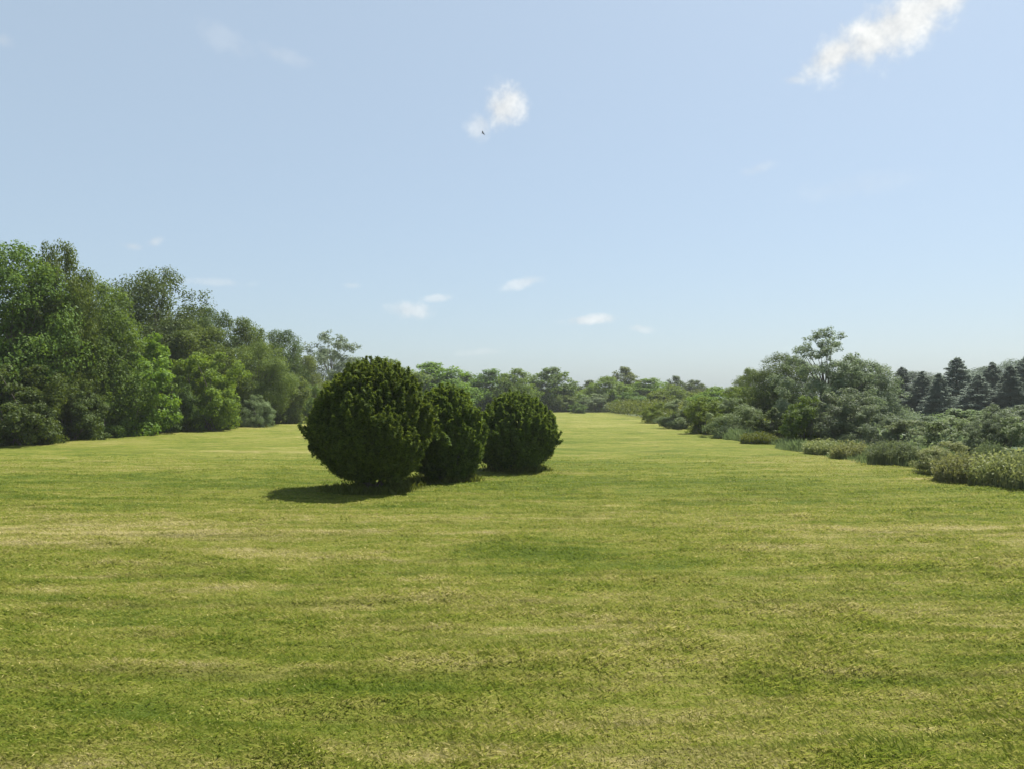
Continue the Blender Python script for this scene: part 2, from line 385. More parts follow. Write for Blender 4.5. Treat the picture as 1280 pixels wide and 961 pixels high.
# ------------------------------------------------------------------ foliage builders
def crown_points(rng, H, Wd, z0, prof, nclump, nsub, nleaf, leaf, fill=0.4, clump=0.17, flat=0.8):
    """hierarchical leaf clumps inside a crown of height z0..H, width Wd, radius profile prof (list of t, r)"""
    gr = np.linspace(0, 1, 200); pt, pr = np.array(prof).T; cdf = np.cumsum(np.interp(gr, pt, pr) + 0.05); cdf /= cdf[-1]
    t = np.interp((np.arange(nclump) + rng.random(nclump)) / nclump, cdf, gr); rng.shuffle(t)
    ang = np.arange(nclump) * 2.39996 + rng.normal(size=nclump) * 0.5
    pt, pr = np.array(prof).T
    R = np.interp(t, pt, pr) * Wd / 2
    rc = Wd * clump * (0.65 + 0.7 * rng.random(nclump)) * (1.12 - 0.5 * t)
    lump = 0.78 + 0.40 * rng.random(nclump)
    r = np.maximum(R * lump - rc * 0.55, 0) * np.where(rng.random(nclump) < fill, rng.random(nclump) ** 0.5, 1.0)
    C = np.stack([np.cos(ang) * r, np.sin(ang) * r, z0 + (H - z0) * t], 1)
    C[:, 2] = np.minimum(C[:, 2], H - rc * flat * 0.8); C[:, 2] = np.maximum(C[:, 2], z0 * 0.9 + rc * 0.35)
    d = unit(rng.normal(size=(nclump, nsub, 3)).reshape(-1, 3) + np.array([0, 0, 0.35])).reshape(nclump, nsub, 3)
    SC = C[:, None, :] + d * (rc[:, None, None] * (0.55 + 0.5 * rng.random((nclump, nsub, 1)))) * np.array([1, 1, flat])
    rs = rc[:, None] * (0.30 + 0.28 * rng.random((nclump, nsub)))
    SC = SC.reshape(-1, 3); rs = rs.ravel()
    wgt = rs ** 2; cnt = np.maximum((wgt / wgt.sum() * nleaf).astype(int), 3)
    idx = np.repeat(np.arange(len(SC)), cnt); m = len(idx)
    dd = unit(rng.normal(size=(m, 3)))
    P = SC[idx] + dd * (rs[idx] * (0.35 + 0.75 * rng.random(m) ** 0.6))[:, None] * np.array([1, 1, 0.8])
    k = H / np.percentile(P[:, 2], 99.7); P[:, 2] *= k; C[:, 2] *= k
    k = Wd / 2 / np.percentile(np.hypot(P[:, 0], P[:, 1]), 95); P[:, :2] *= k; C[:, :2] *= k
    out = unit(P - np.array([0, 0, z0 + (H - z0) * 0.35]))
    N = dd * 0.55 + out * 0.35 + np.array([0, 0, 0.35]) + rng.normal(size=(m, 3)) * 0.45
    P[:, 2] = np.maximum(P[:, 2], 0.03)
    L = leaf * (0.7 + 0.7 * rng.random(m))
    return P, N, L, C

def branch(tb, rng, a, b, r0, r1, bow=0.15, k=6, sides=6):
    a = np.asarray(a, float); b = np.asarray(b, float); s = np.linspace(0, 1, k)[:, None]
    ln = np.linalg.norm(b - a); off = rng.normal(size=3) * bow * ln * 0.5; off[2] = abs(off[2]) * 0.6
    pts = a + (b - a) * s + off * (s * (1 - s) * 4) * 0.6
    tb.add(pts, np.linspace(r0, r1, k), sides); return pts

ROUND = [(0, .45), (.15, .80), (.4, 1.0), (.65, .92), (.85, .62), (1, .2)]
TALL = [(0, .55), (.2, .9), (.45, 1.0), (.7, .8), (.9, .45), (1, .15)]
DOME = [(0, .85), (.2, 1.0), (.45, .98), (.7, .84), (.88, .60), (1, .32)]
WISPY = [(0, .9), (.3, 1.0), (.5, 1.0), (.66, .85), (.82, .55), (1, .16)]
EGG = [(0, .9), (.2, 1.0), (.45, 1.0), (.65, .86), (.82, .62), (.94, .34), (1, .12)]
MOUND = [(0, 1.0), (.3, 1.0), (.55, .88), (.8, .6), (1, .2)]

def broadleaf(seed, H, Wd, z0, prof, nclump, nleaf, leaf, nsub=11, fill=0.4, clump=0.17):
    rng = np.random.default_rng(seed)
    P, N, L, C = crown_points(rng, H, Wd, z0, prof, nclump, nsub, nleaf, leaf, fill, clump)
    crown = quads_mesh("crown", leaf_quads(rng, P, N, L, L * 0.62), [M_MID])
    tb = Tubes(); r0 = 0.022 * H
    top = np.array([rng.normal() * 0.25, rng.normal() * 0.25, H * 0.72])
    s = np.linspace(0, 1, 9)[:, None]; pts = top * s + np.concatenate([rng.normal(size=(9, 2)) * 0.05 * H / 8, np.zeros((9, 1))], 1) * np.sin(s * 3)
    rad = r0 * (1 - 0.85 * s[:, 0]); rad[0] *= 1.5
    pts[0, 2] = -0.25
    tb.add(pts, rad, 8)
    for i in np.argsort(rng.random(len(C)))[:min(26, len(C))]:
        zz = C[i, 2] * (0.35 + 0.3 * rng.random()); f = min(zz / top[2], 0.95)
        a = top * f
        branch(tb, rng, a, C[i], r0 * (1 - 0.85 * f) * 0.55, r0 * 0.06)
    return {"crown": crown, "trunk": tb.mesh("trunk", [M_BARK]), "H": H, "W": Wd, "names": ("crown", "trunk")}

def bush(seed, H, Wd, prof, nclump, nleaf, leaf, clump=0.16, up=0.0):
    rng = np.random.default_rng(seed)
    P, N, L, C = crown_points(rng, H, Wd, 0.0, prof, nclump, 9, nleaf, leaf, 0.35, clump, 0.85)
    fol = quads_mesh("foliage", leaf_quads(rng, P, N, L, L * 0.55), [M_MID])
    tb = Tubes()
    for i in np.argsort(rng.random(len(C)))[:14]:
        branch(tb, rng, (rng.normal() * 0.08 * Wd, rng.normal() * 0.08 * Wd, -0.2), C[i], 0.012 * H, 0.003 * H, 0.2)
    return {"crown": fol, "trunk": tb.mesh("stems", [M_BARK]), "H": H, "W": Wd, "names": ("foliage", "stems")}

def conifer(seed, H, Wd, sparse=1.0, leaf=0.16):
    rng = np.random.default_rng(seed); tb = Tubes(); Ps = []; Ns = []; Sp = []
    s = np.linspace(0, 1, 10)[:, None]
    pts = np.array([0.0, 0.0, H]) * s; pts[0, 2] = -0.25
    tb.add(pts, 0.016 * H * (1 - 0.93 * s[:, 0]), 8)
    z = 0.05 * H
    while z < 0.985 * H:
        f = z / H; nb = max(4, int((11 - 5 * f) * sparse)); reach = Wd / 2 * (1 - f) ** 0.85 * 1.0 + 0.05
        for k in range(nb):
            a = rng.random() * 6.283; ln = reach * (0.65 + 0.5 * rng.random())
            d = np.array([math.cos(a), math.sin(a), -0.18 + 0.45 * f + rng.normal() * 0.08])
            tip = np.array([0, 0, z]) + d * ln + np.array([0, 0, 0.10 * ln])
            bp = branch(tb, rng, (0, 0, z), tip, 0.012 + 0.010 * (1 - f), 0.004, 0.08, 4, 4)
            m = int(150 * ln) + 22
            u = rng.random(m) ** 0.5
            wv = ln * 0.26 * (1.1 - u)
            side = np.array([-d[1], d[0], 0.0])
            q = np.array([0, 0, z]) + (tip - np.array([0, 0, z])) * u[:, None] + side * (rng.normal(size=m) * wv)[:, None]
            q[:, 2] += rng.normal(size=m) * 0.05 - 0.05 * np.abs(rng.normal(size=m)) * ln
            Ps.append(q); Ns.append(np.array([0, 0, 1.0]) + rng.normal(size=(m, 3)) * 0.6)
            Sp.append(unit(d + side * (rng.normal(size=m) * 0.7)[:, None] + np.array([0, 0, -.1])))
        z += H * (0.026 + 0.012 * rng.random()) * (1.05 - 0.4 * f)
    P = np.vstack(Ps); N = np.vstack(Ns); n = len(P); L = leaf * (0.7 + 0.8 * rng.random(n))
    V = leaf_quads(rng, P, N, L, L * 0.4, np.vstack(Sp))
    return {"crown": quads_mesh("crown", V, [M_SPRUCE]), "trunk": tb.mesh("trunk", [M_BARK]), "H": H, "W": Wd, "names": ("crown", "trunk")}

def stalks(seed, H, Wd, n, wid, lean=0.25, seedheads=True, leafy=0.0, m=None):
    """a clump of upright stalks: bent blades, with plume heads or small leaves along them"""
    rng = np.random.default_rng(seed)
    r = np.sqrt(rng.random(n)) * Wd / 2; a = rng.random(n) * 6.283
    base = np.stack([np.cos(a) * r, np.sin(a) * r, np.full(n, -0.05)], 1)
    h = H * (0.55 + 0.45 * rng.random(n)) * (1 - 0.35 * (r / (Wd / 2)) ** 2)
    b = rng.random(n) * 6.283; ln = h * lean * rng.random(n)
    off = np.stack([np.cos(b) * ln, np.sin(b) * ln, h], 1)
    sd = np.stack([-np.sin(a + rng.normal(size=n)), np.cos(a + rng.normal(size=n)), np.zeros(n)], 1) * (wid * (0.7 + 0.6 * rng.random(n)))[:, None]
    mid = base + off * np.array([0.3, 0.3, 0.6])
    V1 = np.stack([base - sd * .5, base + sd * .5, mid + sd * .45, mid - sd * .45], 1)
    V2 = np.stack([mid - sd * .45, mid + sd * .45, base + off + sd * .08, base + off - sd * .08], 1)
    Vs = [np.concatenate([V1, V2], 1).reshape(-1, 3)]
    k = int(n * 6)
    i = rng.integers(0, n, k); u = (0.86 + 0.16 * rng.random(k)) if seedheads else (0.2 + 0.8 * rng.random(k))
    if seedheads or leafy:
        Pp = base[i] + off[i] * np.stack([u ** 1.6, u ** 1.6, u], 1) + rng.normal(size=(k, 3)) * (0.02 if seedheads else leafy)
        L = (0.05 if seedheads else 0.085) * (0.7 + 0.7 * rng.random(k))
        Vs.append(leaf_quads(rng, Pp, rng.normal(size=(k, 3)) + np.array([0, 0, .5]), L, L * 0.4))
    V = np.vstack(Vs); V[:, 2] = np.maximum(V[:, 2], -0.06)
    return {"crown": quads_mesh("foliage", V, [m or M_REED]), "trunk": None, "H": H, "W": Wd, "names": ("foliage",)}

def place(proto, name, label, cat, group, px, d, top, wpx, m=None, rz=None, seed=0, base=0.0):
    """stand a copy of a proto on the ground at photo column px and distance d, with its top at photo row top, wpx photo pixels wide"""
    x = X(px, d); h = Z(top, d) - base; w = wpx / F * d * (1.0 if proto['trunk'] is None else 1.22 if proto in FAR else 1.1 if proto not in CO else 1.0)
    gz = float(ground_z(x, d)) if (-23 < x < 13 and d < 130) else -0.15
    if rz is None: rz = (px * 12.9898 + d * 78.233) % 6.283
    sx = w / proto["W"]; sz = (h - gz) / proto["H"]
    if proto["trunk"] is None:
        o = link(name, proto["crown"], None, (x, d, gz), rz, (sx, sx, sz))
        o.material_slots[0].link = 'OBJECT'; o.material_slots[0].material = m or proto["crown"].materials[0]
        return tag(o, label, cat, group)
    e = link(name, None, None, (x, d, gz), rz, (sx, sx, sz)); e.empty_display_size = 0.3
    c = link(proto["names"][0], proto["crown"], e); c.material_slots[0].link = 'OBJECT'; c.material_slots[0].material = m or proto["crown"].materials[0]
    link(proto["names"][1], proto["trunk"], e)
    return tag(e, label, cat, group)

# ------------------------------------------------------------------ the three junipers on the lawn
def juniper(seed, H, Wd, prof, n, lean=(0, 0)):
    """pointed sprays of scale leaves set over the shrub's outline, with dark gaps between them"""
    rng = np.random.default_rng(seed)
    pt, pr = np.array(prof).T
    npl = n // 110
    gr = np.linspace(0, 1, 300); rr = np.interp(gr, pt, pr); cdf = np.cumsum(rr + 0.10); cdf /= cdf[-1]
    t = np.interp((np.arange(npl) + rng.random(npl)) / npl, cdf, gr); a = np.arange(npl) * 2.39996 + rng.normal(size=npl) * 0.4
    lump = 0.72 + 0.50 * fbm(np.cos(a) * 1.9 + 7, np.sin(a) * 1.9 + t * 4.0, seed, 3)
    R = np.interp(t, pt, pr) * Wd / 2 * lump
    inner = rng.random(npl) < 0.28; R = R * np.where(inner, 0.45 + 0.4 * rng.random(npl), 0.90 + 0.05 * rng.random(npl) + 0.14 * (rng.random(npl) < 0.14) * rng.random(npl))
    zz = (0.12 + 0.83 * t) * H * (0.93 + 0.12 * rng.random(npl))
    C = np.stack([np.cos(a) * R + lean[0] * t, np.sin(a) * R + lean[1] * t, zz], 1)
    m2 = npl // 6; r2 = np.sqrt(rng.random(m2)) * Wd * 0.27; a2 = rng.random(m2) * 6.283
    C = np.vstack([C, np.stack([np.cos(a2) * r2 + lean[0], np.sin(a2) * r2 + lean[1], H * (0.84 + 0.14 * rng.random(m2)) * (1 - 0.5 * (r2 / (Wd / 2)) ** 2.2)], 1)])
    npl = len(C)
    out = unit(C - np.array([0, 0, H * 0.28])); ax = unit(out * 0.75 + np.array([0, 0, 0.75]) + rng.normal(size=C.shape) * 0.20)
    ln = (0.22 + 0.22 * rng.random(npl)); wd = (0.075 + 0.05 * rng.random(npl))
    k = 110; idx = np.repeat(np.arange(npl), k); m = len(idx)
    s = rng.random(m) ** 0.8
    ph = rng.random(m) * 6.283; e1 = unit(np.cross(ax, np.array([0.3, 0.2, 0.93]))); e2 = np.cross(ax, e1)
    rad = wd[idx] * (1.05 - s) ** 0.7 * np.sqrt(rng.random(m))
    lat = e1[idx] * np.cos(ph)[:, None] + e2[idx] * np.sin(ph)[:, None]
    P = C[idx] + ax[idx] * ((s - 0.62) * ln[idx])[:, None] + lat * rad[:, None]
    P[:, 2] = np.maximum(P[:, 2], 0.05)
    D = unit(ax[idx] * 0.8 + lat * 0.6 + rng.normal(size=(m, 3)) * 0.35)
    L = 0.05 + 0.06 * rng.random(m); N = lat * 0.6 + out[idx] * 0.3 + np.array([0, 0, 0.6]) + rng.normal(size=(m, 3)) * 0.6
    fol = quads_mesh("foliage", leaf_quads(rng, P, N, L, L * 0.34, D), [M_JUNIPER])
    nt = npl
    tb = Tubes()
    for j in range(16):
        i = rng.integers(0, nt)
        branch(tb, rng, (rng.normal() * 0.10, rng.normal() * 0.10, -0.15), C[i] * 0.82, 0.045, 0.010, 0.18)
    return fol, tb.mesh("stems", [M_BARK])
def put_juniper(label, px, d, H, Wd, prof, seed, n, lean=(0, 0)):
    x = X(px, d); e = link("juniper_shrub", None, None, (x, d, float(ground_z(x, d)) - 0.02)); e.empty_display_size = 0.3
    f, s = juniper(seed, H, Wd, prof, n, lean)
    link("foliage", f, e); link("stems", s, e)
    tag(e, label, "shrub", "dark junipers standing on the lawn")
JP1 = [(0, .50), (.1, .76), (.25, .93), (.4, 1.0), (.55, .98), (.7, .88), (.85, .68), (.95, .42), (1, .10)]
JP2 = [(0, .62), (.1, .84), (.3, .98), (.5, 1.0), (.7, .86), (.85, .62), (.95, .38), (1, .10)]
JP3 = [(0, .70), (.12, .86), (.35, 1.0), (.55, .97), (.75, .84), (.9, .55), (1, .12)]
put_juniper("largest and nearest dark juniper on the lawn, narrow at its base, shadow on its left", 465, 15.6, Z(449, 15.6), 150 / F * 15.6, JP1, 11, 190000)
put_juniper("middle dark juniper of the three, half hidden behind the largest one", 556, 17.3, Z(480, 17.3), 108 / F * 17.3, JP2, 12, 120000)
put_juniper("broad dark juniper farthest from the camera, right end of the three on the lawn", 645, 19.6, Z(490, 19.6), 106 / F * 19.6, JP3, 13, 120000)

# ------------------------------------------------------------------ trees and bushes: one proto of each build
BL = [broadleaf(101, 8, 6.4, 0.6, DOME, 90, 70000, 0.12, fill=0.5, clump=0.17), broadleaf(102, 8, 5.6, 0.8, DOME, 84, 64000, 0.12, fill=0.5, clump=0.18),
      broadleaf(103, 8, 7.0, 1.0, ROUND, 96, 70000, 0.115, fill=0.5, clump=0.17), broadleaf(104, 8, 6.0, 0.5, DOME, 74, 62000, 0.125, fill=0.5, clump=0.2)]
FAR = [broadleaf(111, 8, 6.0, 0.3, EGG, 100, 28000, 0.20, fill=0.5, clump=0.16), broadleaf(112, 8, 7.0, 0.3, EGG, 110, 30000, 0.20, fill=0.5, clump=0.15), broadleaf(113, 8, 5.0, 0.3, EGG, 90, 24000, 0.20, fill=0.5, clump=0.16)]
OPEN = [broadleaf(121, 8, 6.6, 1.6, ROUND, 58, 20000, 0.16, 8, 0.4, 0.13), broadleaf(129, 8, 6.0, 0.3, WISPY, 150, 60000, 0.10, 8, 0.55, 0.095)]
BU = [bush(201, 3, 3.4, DOME, 36, 26000, 0.095), bush(202, 3, 3.0, MOUND, 34, 24000, 0.095), bush(203, 3, 3.8, MOUND, 40, 26000, 0.09, 0.13), bush(204, 3, 2.8, TALL, 30, 20000, 0.095)]
CO = [conifer(301, 8, 4.4, 1.2, 0.11), conifer(302, 8, 3.8, 1.2, 0.11), conifer(303, 8, 5.0, 1.1, 0.11)]
RE = [stalks(401, 1.0, 1.2, 900, 0.016), stalks(402, 1.0, 1.4, 750, 0.014, 0.4, False, 0.03, M_WEED)]

TL = "trees along the left edge of the lawn"; BLG = "bushes along the left edge of the lawn"
T = [  # proto, label, px, d, top row, width px, material
 (BL[0], "tallest tree of the left row, light green, at the left edge of the picture", 8, 33, 306, 150, M_MID),
 (BL[1], "tall tree with a knobbed top beside the tallest one at the left edge", 70, 34.5, 309, 84, M_MID),
 (BL[3], "leaning light green tree on the sunny slope below the tallest tree's top", 112, 37, 352, 110, M_MID),
 (BL[2], "dark round-crowned tree rising behind the left row above the bright bush", 190, 49, 340, 132, M_DARK),
 (BL[1], "narrow dark tree just right of the round-crowned one in the left row", 262, 56, 386, 66, M_DARK),
 (BL[0], "mid green tree with an even slope right of the narrow dark tree", 305, 58, 401, 84, M_MID),
 (BL[2], "olive tree standing in front near the middle of the left row's slope", 322, 53, 430, 74, M_OLIVE),
 (BL[3], "dark topped tree near the far end of the left row", 352, 66, 415, 60, M_DARK),
 (BL[0], "last low olive tree at the far end of the left row", 376, 68, 446, 62, M_OLIVE),
 (BL[2], "shaded dark tree filling the gap behind the leaning light green tree", 60, 41, 372, 150, M_DARK),
 (BL[1], "green tree behind the two bright bushes of the left row", 235, 49, 405, 110, M_MID),
]
for p, lab, px, d, top, w, m in T: place(p, "broadleaf_tree", lab, "tree", TL, px, d, top, w, m)
Bs = [
 (BU[0], "dark shaded bush in the lower left corner of the tree row", 22, 30.5, 458, 110, M_DARK),
 (BU[1], "low dark bush at the foot of the trees, second from the left edge", 92, 34, 478, 70, M_DARK),
 (BU[3], "large bright yellow-green bush under the round-crowned tree", 168, 39, 418, 108, M_BRIGHT),
 (BU[0], "rounded green bush right of the large bright one", 258, 44, 442, 92, M_BRIGHT),
 (BU[2], "small pale bush at the lawn edge between the rounded bush and the far trees", 322, 50, 494, 42, M_PALE),
 (BU[1], "dark bush tucked between the bright bush and the rounded one", 218, 42, 470, 52, M_DARK),
 (BU[0], "olive bush at the lawn edge below the olive tree", 352, 56, 468, 66, M_OLIVE),
 (BU[2], "farthest bush of the left row, beside the large juniper", 386, 64, 482, 46, M_MID),
 (BU[1], "low shaded shrub at the lawn edge below the leaning light green tree", 128, 36, 496, 50, M_MID),
]
for p, lab, px, d, top, w, m in Bs: place(p, "bush", lab, "bush", BLG, px, d, top, w, m)

CT = "trees beyond the far end of the lawn"
T = [
 (OPEN[0], "open crowned tree with sky showing through, standing alone right of the left row", 415, 84, 417, 78, M_GREY),
 (FAR[1], "green tree just behind the top of the largest juniper", 478, 92, 450, 96, M_OLIVE),
 (FAR[0], "rounded tree showing over the middle juniper", 545, 96, 455, 90, M_BRIGHT),
 (FAR[2], "low tree in the dip right of the middle juniper's top", 582, 104, 468, 52, M_MID),
 (FAR[0], "left one of the twin round trees above the farthest juniper", 612, 100, 463, 58, M_MID),
 (FAR[1], "right one of the twin round trees above the farthest juniper", 642, 99, 462, 54, M_BRIGHT),
 (FAR[0], "round loose tree standing clear just right of the farthest juniper", 690, 108, 461, 60, M_MID),
 (FAR[2], "small dark tree in the low gap of the far tree line", 737, 124, 476, 30, M_DARK),
 (FAR[1], "pale green tree in the middle of the far tree line", 758, 112, 472, 60, M_BRIGHT),
 (FAR[2], "tallest pointed tree of the far tree line", 781, 116, 460, 40, M_OLIVE),
 (FAR[0], "bright green tree right of the tallest one in the far line", 812, 112, 474, 62, M_BRIGHT),
 (FAR[2], "dark topped tree standing behind the far line's right half", 845, 122, 471, 30, M_DARK),
 (FAR[1], "yellow-green rounded tree in the right half of the far line", 838, 98, 482, 54, M_BRIGHT),
 (FAR[0], "dark low tree where the far line meets the right hedge", 868, 118, 476, 40, M_DARK),
 (FAR[1], "dark broad tree in the gap right of the round loose tree", 715, 128, 484, 70, M_DARK),
]
for p, lab, px, d, top, w, m in T: place(p, "broadleaf_tree", lab, "tree", CT, px, d, top, w, m)
CB = "bushes at the far end of the lawn"
Bs = [
 (BU[0], "low green bush at the lawn's end right beside the farthest juniper", 706, 104, 494, 36, M_OLIVE),
 (BU[1], "pale bush in the middle of the lawn's far end", 745, 104, 492, 50, M_PALE),
 (BU[2], "broad bush at the foot of the tallest far tree", 790, 104, 490, 56, M_MID),
 (BU[3], "small round bush standing forward on the far lawn edge", 722, 96, 503, 22, M_MID),
 (BU[1], "yellowish bush at the right corner of the lawn's far end", 826, 84, 489, 48, M_BRIGHT),
]
for p, lab, px, d, top, w, m in Bs: place(p, "bush", lab, "bush", CB, px, d, top, w, m)

RT = "trees along the right edge of the lawn"
T = [
 (FAR[1], "yellow-green low tree at the far left of the right hedge", 895, 66, 484, 62, M_BRIGHT),
 (BL[1], "small pointed tree left of the dark green tree in the right hedge", 940, 52, 462, 44, M_OLIVE),
 (BL[0], "bright leafy low tree in the right hedge below the small pointed tree", 928, 44, 484, 78, M_BRIGHT),
 (BL[2], "dark green tree left of the tall wispy one in the right hedge", 982, 42, 444, 78, M_DARK),
 (OPEN[1], "tall grey-green tree with a wispy top, the highest on the right", 1034, 33, 414, 112, M_GREY),
 (BL[3], "grey-green leafy tree leaning on the wispy tree's right side", 1080, 34, 452, 84, M_GREY),
 (BL[0], "broad grey tree among the conifers left of the pointed tall spruce", 1150, 62, 466, 110, M_DUSK),
 (BL[2], "dark grey tree at the right edge behind the conifers", 1276, 66, 450, 100, M_DUSK),
 (BL[1], "broad grey tree filling the gap behind the tallest and the narrow spruce", 1226, 70, 460, 90, M_DUSK),
 (OPEN[1], "slender grey young tree among the pale weeds at the right edge", 1242, 21, 507, 66, M_GREY),
]
for p, lab, px, d, top, w, m in T: place(p, "broadleaf_tree", lab, "tree", RT, px, d, top, w, m)
CG = "conifers behind the right hedge"
T = [
 (CO[0], "grey spruce half hidden by the leaning tree, leftmost of the conifers", 1078, 50, 462, 86, M_SPRUCE),
 (CO[1], "short spruce between the tallest spruce and the low dark one", 1174, 47, 466, 68, M_SPRUCE),
 (CO[0], "spruce with its top level with the grey trees, left of the edge spruce", 1263, 48, 456, 77, M_SPRUCE),
 (CO[1], "small pointed spruce right behind the grey-green leaning tree", 1099, 52, 461, 65, M_SPRUCE),
 (CO[0], "spruce with a flat ragged top, second of the conifers from the left", 1128, 54, 458, 74, M_SPRUCE),
 (CO[2], "low dark spruce between the ragged spruce and the tall one", 1153, 52, 464, 80, M_SPRUCE),
 (CO[0], "tallest pointed spruce in the middle of the conifers", 1196, 54, 446, 96, M_SPRUCE),
 (CO[1], "narrow spruce right of the tallest pointed one", 1241, 56, 452, 77, M_SPRUCE),
 (CO[2], "large spruce cut by the right edge of the picture", 1284, 54, 445, 111, M_SPRUCE),
 (CO[2], "low spruce in front of the narrow one, with its lower half behind weeds", 1222, 49, 468, 93, M_SPRUCE),
]
for p, lab, px, d, top, w, m in T: place(p, "spruce", lab, "conifer", CG, px, d, top, w, m)
RB = "bushes along the right edge of the lawn"
Bs = [
 (BU[2], "small bush at the far left end of the right hedge", 822, 58, 503, 44, M_BRIGHT),
 (BU[1], "pale leafy bush second along the right hedge", 850, 47, 500, 48, M_PALE),
 (BU[0], "yellow-green bush with a shaded foot in the right hedge", 884, 39.5, 497, 52, M_BRIGHT),
 (BU[2], "wide pale topped bush in the right hedge before the bright low tree", 920, 36, 498, 66, M_PALE),
 (BU[3], "dark bush at the foot of the dark green tree on the right", 962, 32.5, 510, 52, M_DARK),
 (BU[1], "green bush at the left foot of the wispy tree", 1006, 29.5, 496, 56, M_MID),
 (BU[0], "grey-green bush under the wispy tree's middle", 1050, 29, 486, 80, M_GREY),
 (BU[2], "grey bush right below the leaning grey-green tree", 1098, 27, 508, 76, M_GREY),
 (BU[1], "pale yellow-green bush behind the reed clump", 1140, 25.5, 526, 84, M_PALE),
 (BU[0], "light green bush left of the slender young tree", 1196, 23, 522, 84, M_PALE),
 (BU[2], "straw green bush at the lawn edge right of the reed clump", 1182, 18.8, 552, 72, M_WEED),
 (BU[2], "grey-green fluffy bush deep in the weeds below the ragged spruce", 1150, 31, 520, 92, M_GREY),
 (BU[1], "broad pale bush deep in the weeds below the tallest spruce", 1206, 33, 512, 110, M_PALE),
 (BU[0], "grey bush at the right edge below the edge spruce", 1272, 31, 507, 100, M_GREY),
 (BU[0], "pale bush behind the slender young tree at the right edge", 1276, 20.5, 522, 80, M_PALE),
]
for p, lab, px, d, top, w, m in Bs: place(p, "bush", lab, "bush", RB, px, d, top, w, m)
RW = "weed clumps along the right edge of the lawn"
Bs = [
 (RE[1], "low pale weeds at the foot of the grey bushes, left of the reeds", 1030, 25.5, 544, 50, M_WEED),
 (RE[1], "low straw weeds just left of the reed clump", 1066, 23.4, 546, 52, M_WEED),
 (RE[0], "dense upright grey-green reed clump at the lawn edge", 1116, 21.2, 546, 62, M_REED),
 (RE[1], "shaggy straw weeds in front of the straw green bush", 1206, 17.2, 556, 70, M_WEED),
 (RE[1], "tall pale weeds at the right edge nearest the camera", 1262, 16.2, 552, 86, M_WEED),
 (RE[0], "thin reed tuft between the shaggy weeds and the slender young tree", 1238, 17.6, 546, 46, M_REED),
 (RE[1], "weed clump at the foot of the dark bush under the dark green tree", 948, 31, 536, 44, M_OLIVE),
]
for p, lab, px, d, top, w, m in Bs: place(p, "weed_clump", lab, "weeds", RW, px, d, top, w, m)

# ------------------------------------------------------------------ uncountable growth: tall grass at the lawn's edges, undergrowth behind the rows
def tall_grass(seed, segs, n, h0, h1, m, name, label, width):
    rng = np.random.default_rng(seed); out = []
    for (x0, y0, x1, y1, wd, share) in segs:
        k = int(n * share); u = rng.random(k); w = rng.random(k)
        ex = (vnoise(u * math.hypot(x1 - x0, y1 - y0) * 0.7, np.zeros(k), seed) - .5) * 0.9
        L = math.hypot(x1 - x0, y1 - y0); nx_, ny_ = (y1 - y0) / L, -(x1 - x0) / L
        off = wd * w + ex
        x = x0 + (x1 - x0) * u + nx_ * off; y = y0 + (y1 - y0) * u + ny_ * off
        h = (h0 + (h1 - h0) * rng.random(k)) * (0.5 + 1.0 * vnoise(x * 1.1, y * 1.1, seed + 3)) * (0.35 + 0.65 * np.clip(w * 3, 0, 1))
        a = rng.random(k) * 6.283; b = rng.random(k) * 6.283
        sc = width * (np.maximum(np.hypot(x, y), 14) / 20)
        sd = np.stack([np.cos(a), np.sin(a), np.zeros(k)], 1) * sc[:, None]
        base = np.stack([x, y, ground_z(x, y) - 0.03], 1)
        of = np.stack([np.cos(b) * h * .45 * rng.random(k), np.sin(b) * h * .45 * rng.random(k), h], 1); mid = base + of * np.array([.35, .35, .65])
        out.append(np.stack([base - sd * .5, base + sd * .5, mid + sd * .45, base + of], 1))
    B = np.concatenate(out); I = np.arange(len(B))[:, None] * 4
    tri = np.concatenate([I + np.array([[0, 1, 2]]), I + np.array([[0, 2, 3]])], 1)
    tag(link(name, mesh_from(name, B.reshape(-1, 3), 3, tri, [m])), label, "tall grass", kind="stuff")
tall_grass(51, [(9.6, 34, 10.1, 24, -0.9, .18), (10.1, 24, 10.3, 13.5, -2.2, .42), (-18, 108, 12, 106, -6, .40)],
           46000, 0.12, 0.42, M_PALE, "tall_grass", "uncut pale grass along the right and far edges of the lawn", 0.012)
tall_grass(52, [(-19.6, 29, -19.0, 75, -1.0, 1.0)], 26000, 0.12, 0.35, M_MID, "edge_grass", "short uncut green grass at the foot of the left trees", 0.014)

def skirt(spots, n, m, name, label):
    rng = np.random.default_rng(77); out = []
    for (cx, cy, rad) in spots:
        q = rad * (0.25 + 0.75 * rng.random(n) ** 0.7) * (0.8 + 0.35 * rng.random(n)); a = rng.random(n) * 6.283
        x = cx + np.cos(a) * q; y = cy + np.sin(a) * q
        h = (0.05 + 0.13 * rng.random(n)) * (0.4 + vnoise(x * 3, y * 3, 8)); b = rng.random(n) * 6.283; c = rng.random(n) * 6.283
        sd = np.stack([np.cos(b), np.sin(b), np.zeros(n)], 1) * 0.012
        base = np.stack([x, y, ground_z(x, y) - 0.01], 1); of = np.stack([np.cos(c) * h * .6, np.sin(c) * h * .6, h], 1); mid = base + of * np.array([.35, .35, .65])
        out.append(np.stack([base - sd * .5, base + sd * .5, mid + sd * .45, base + of], 1))
    B = np.concatenate(out); I = np.arange(len(B))[:, None] * 4
    tri = np.concatenate([I + np.array([[0, 1, 2]]), I + np.array([[0, 2, 3]])], 1)
    tag(link(name, mesh_from(name, B.reshape(-1, 3), 3, tri, [m])), label, "uncut grass", kind="stuff")
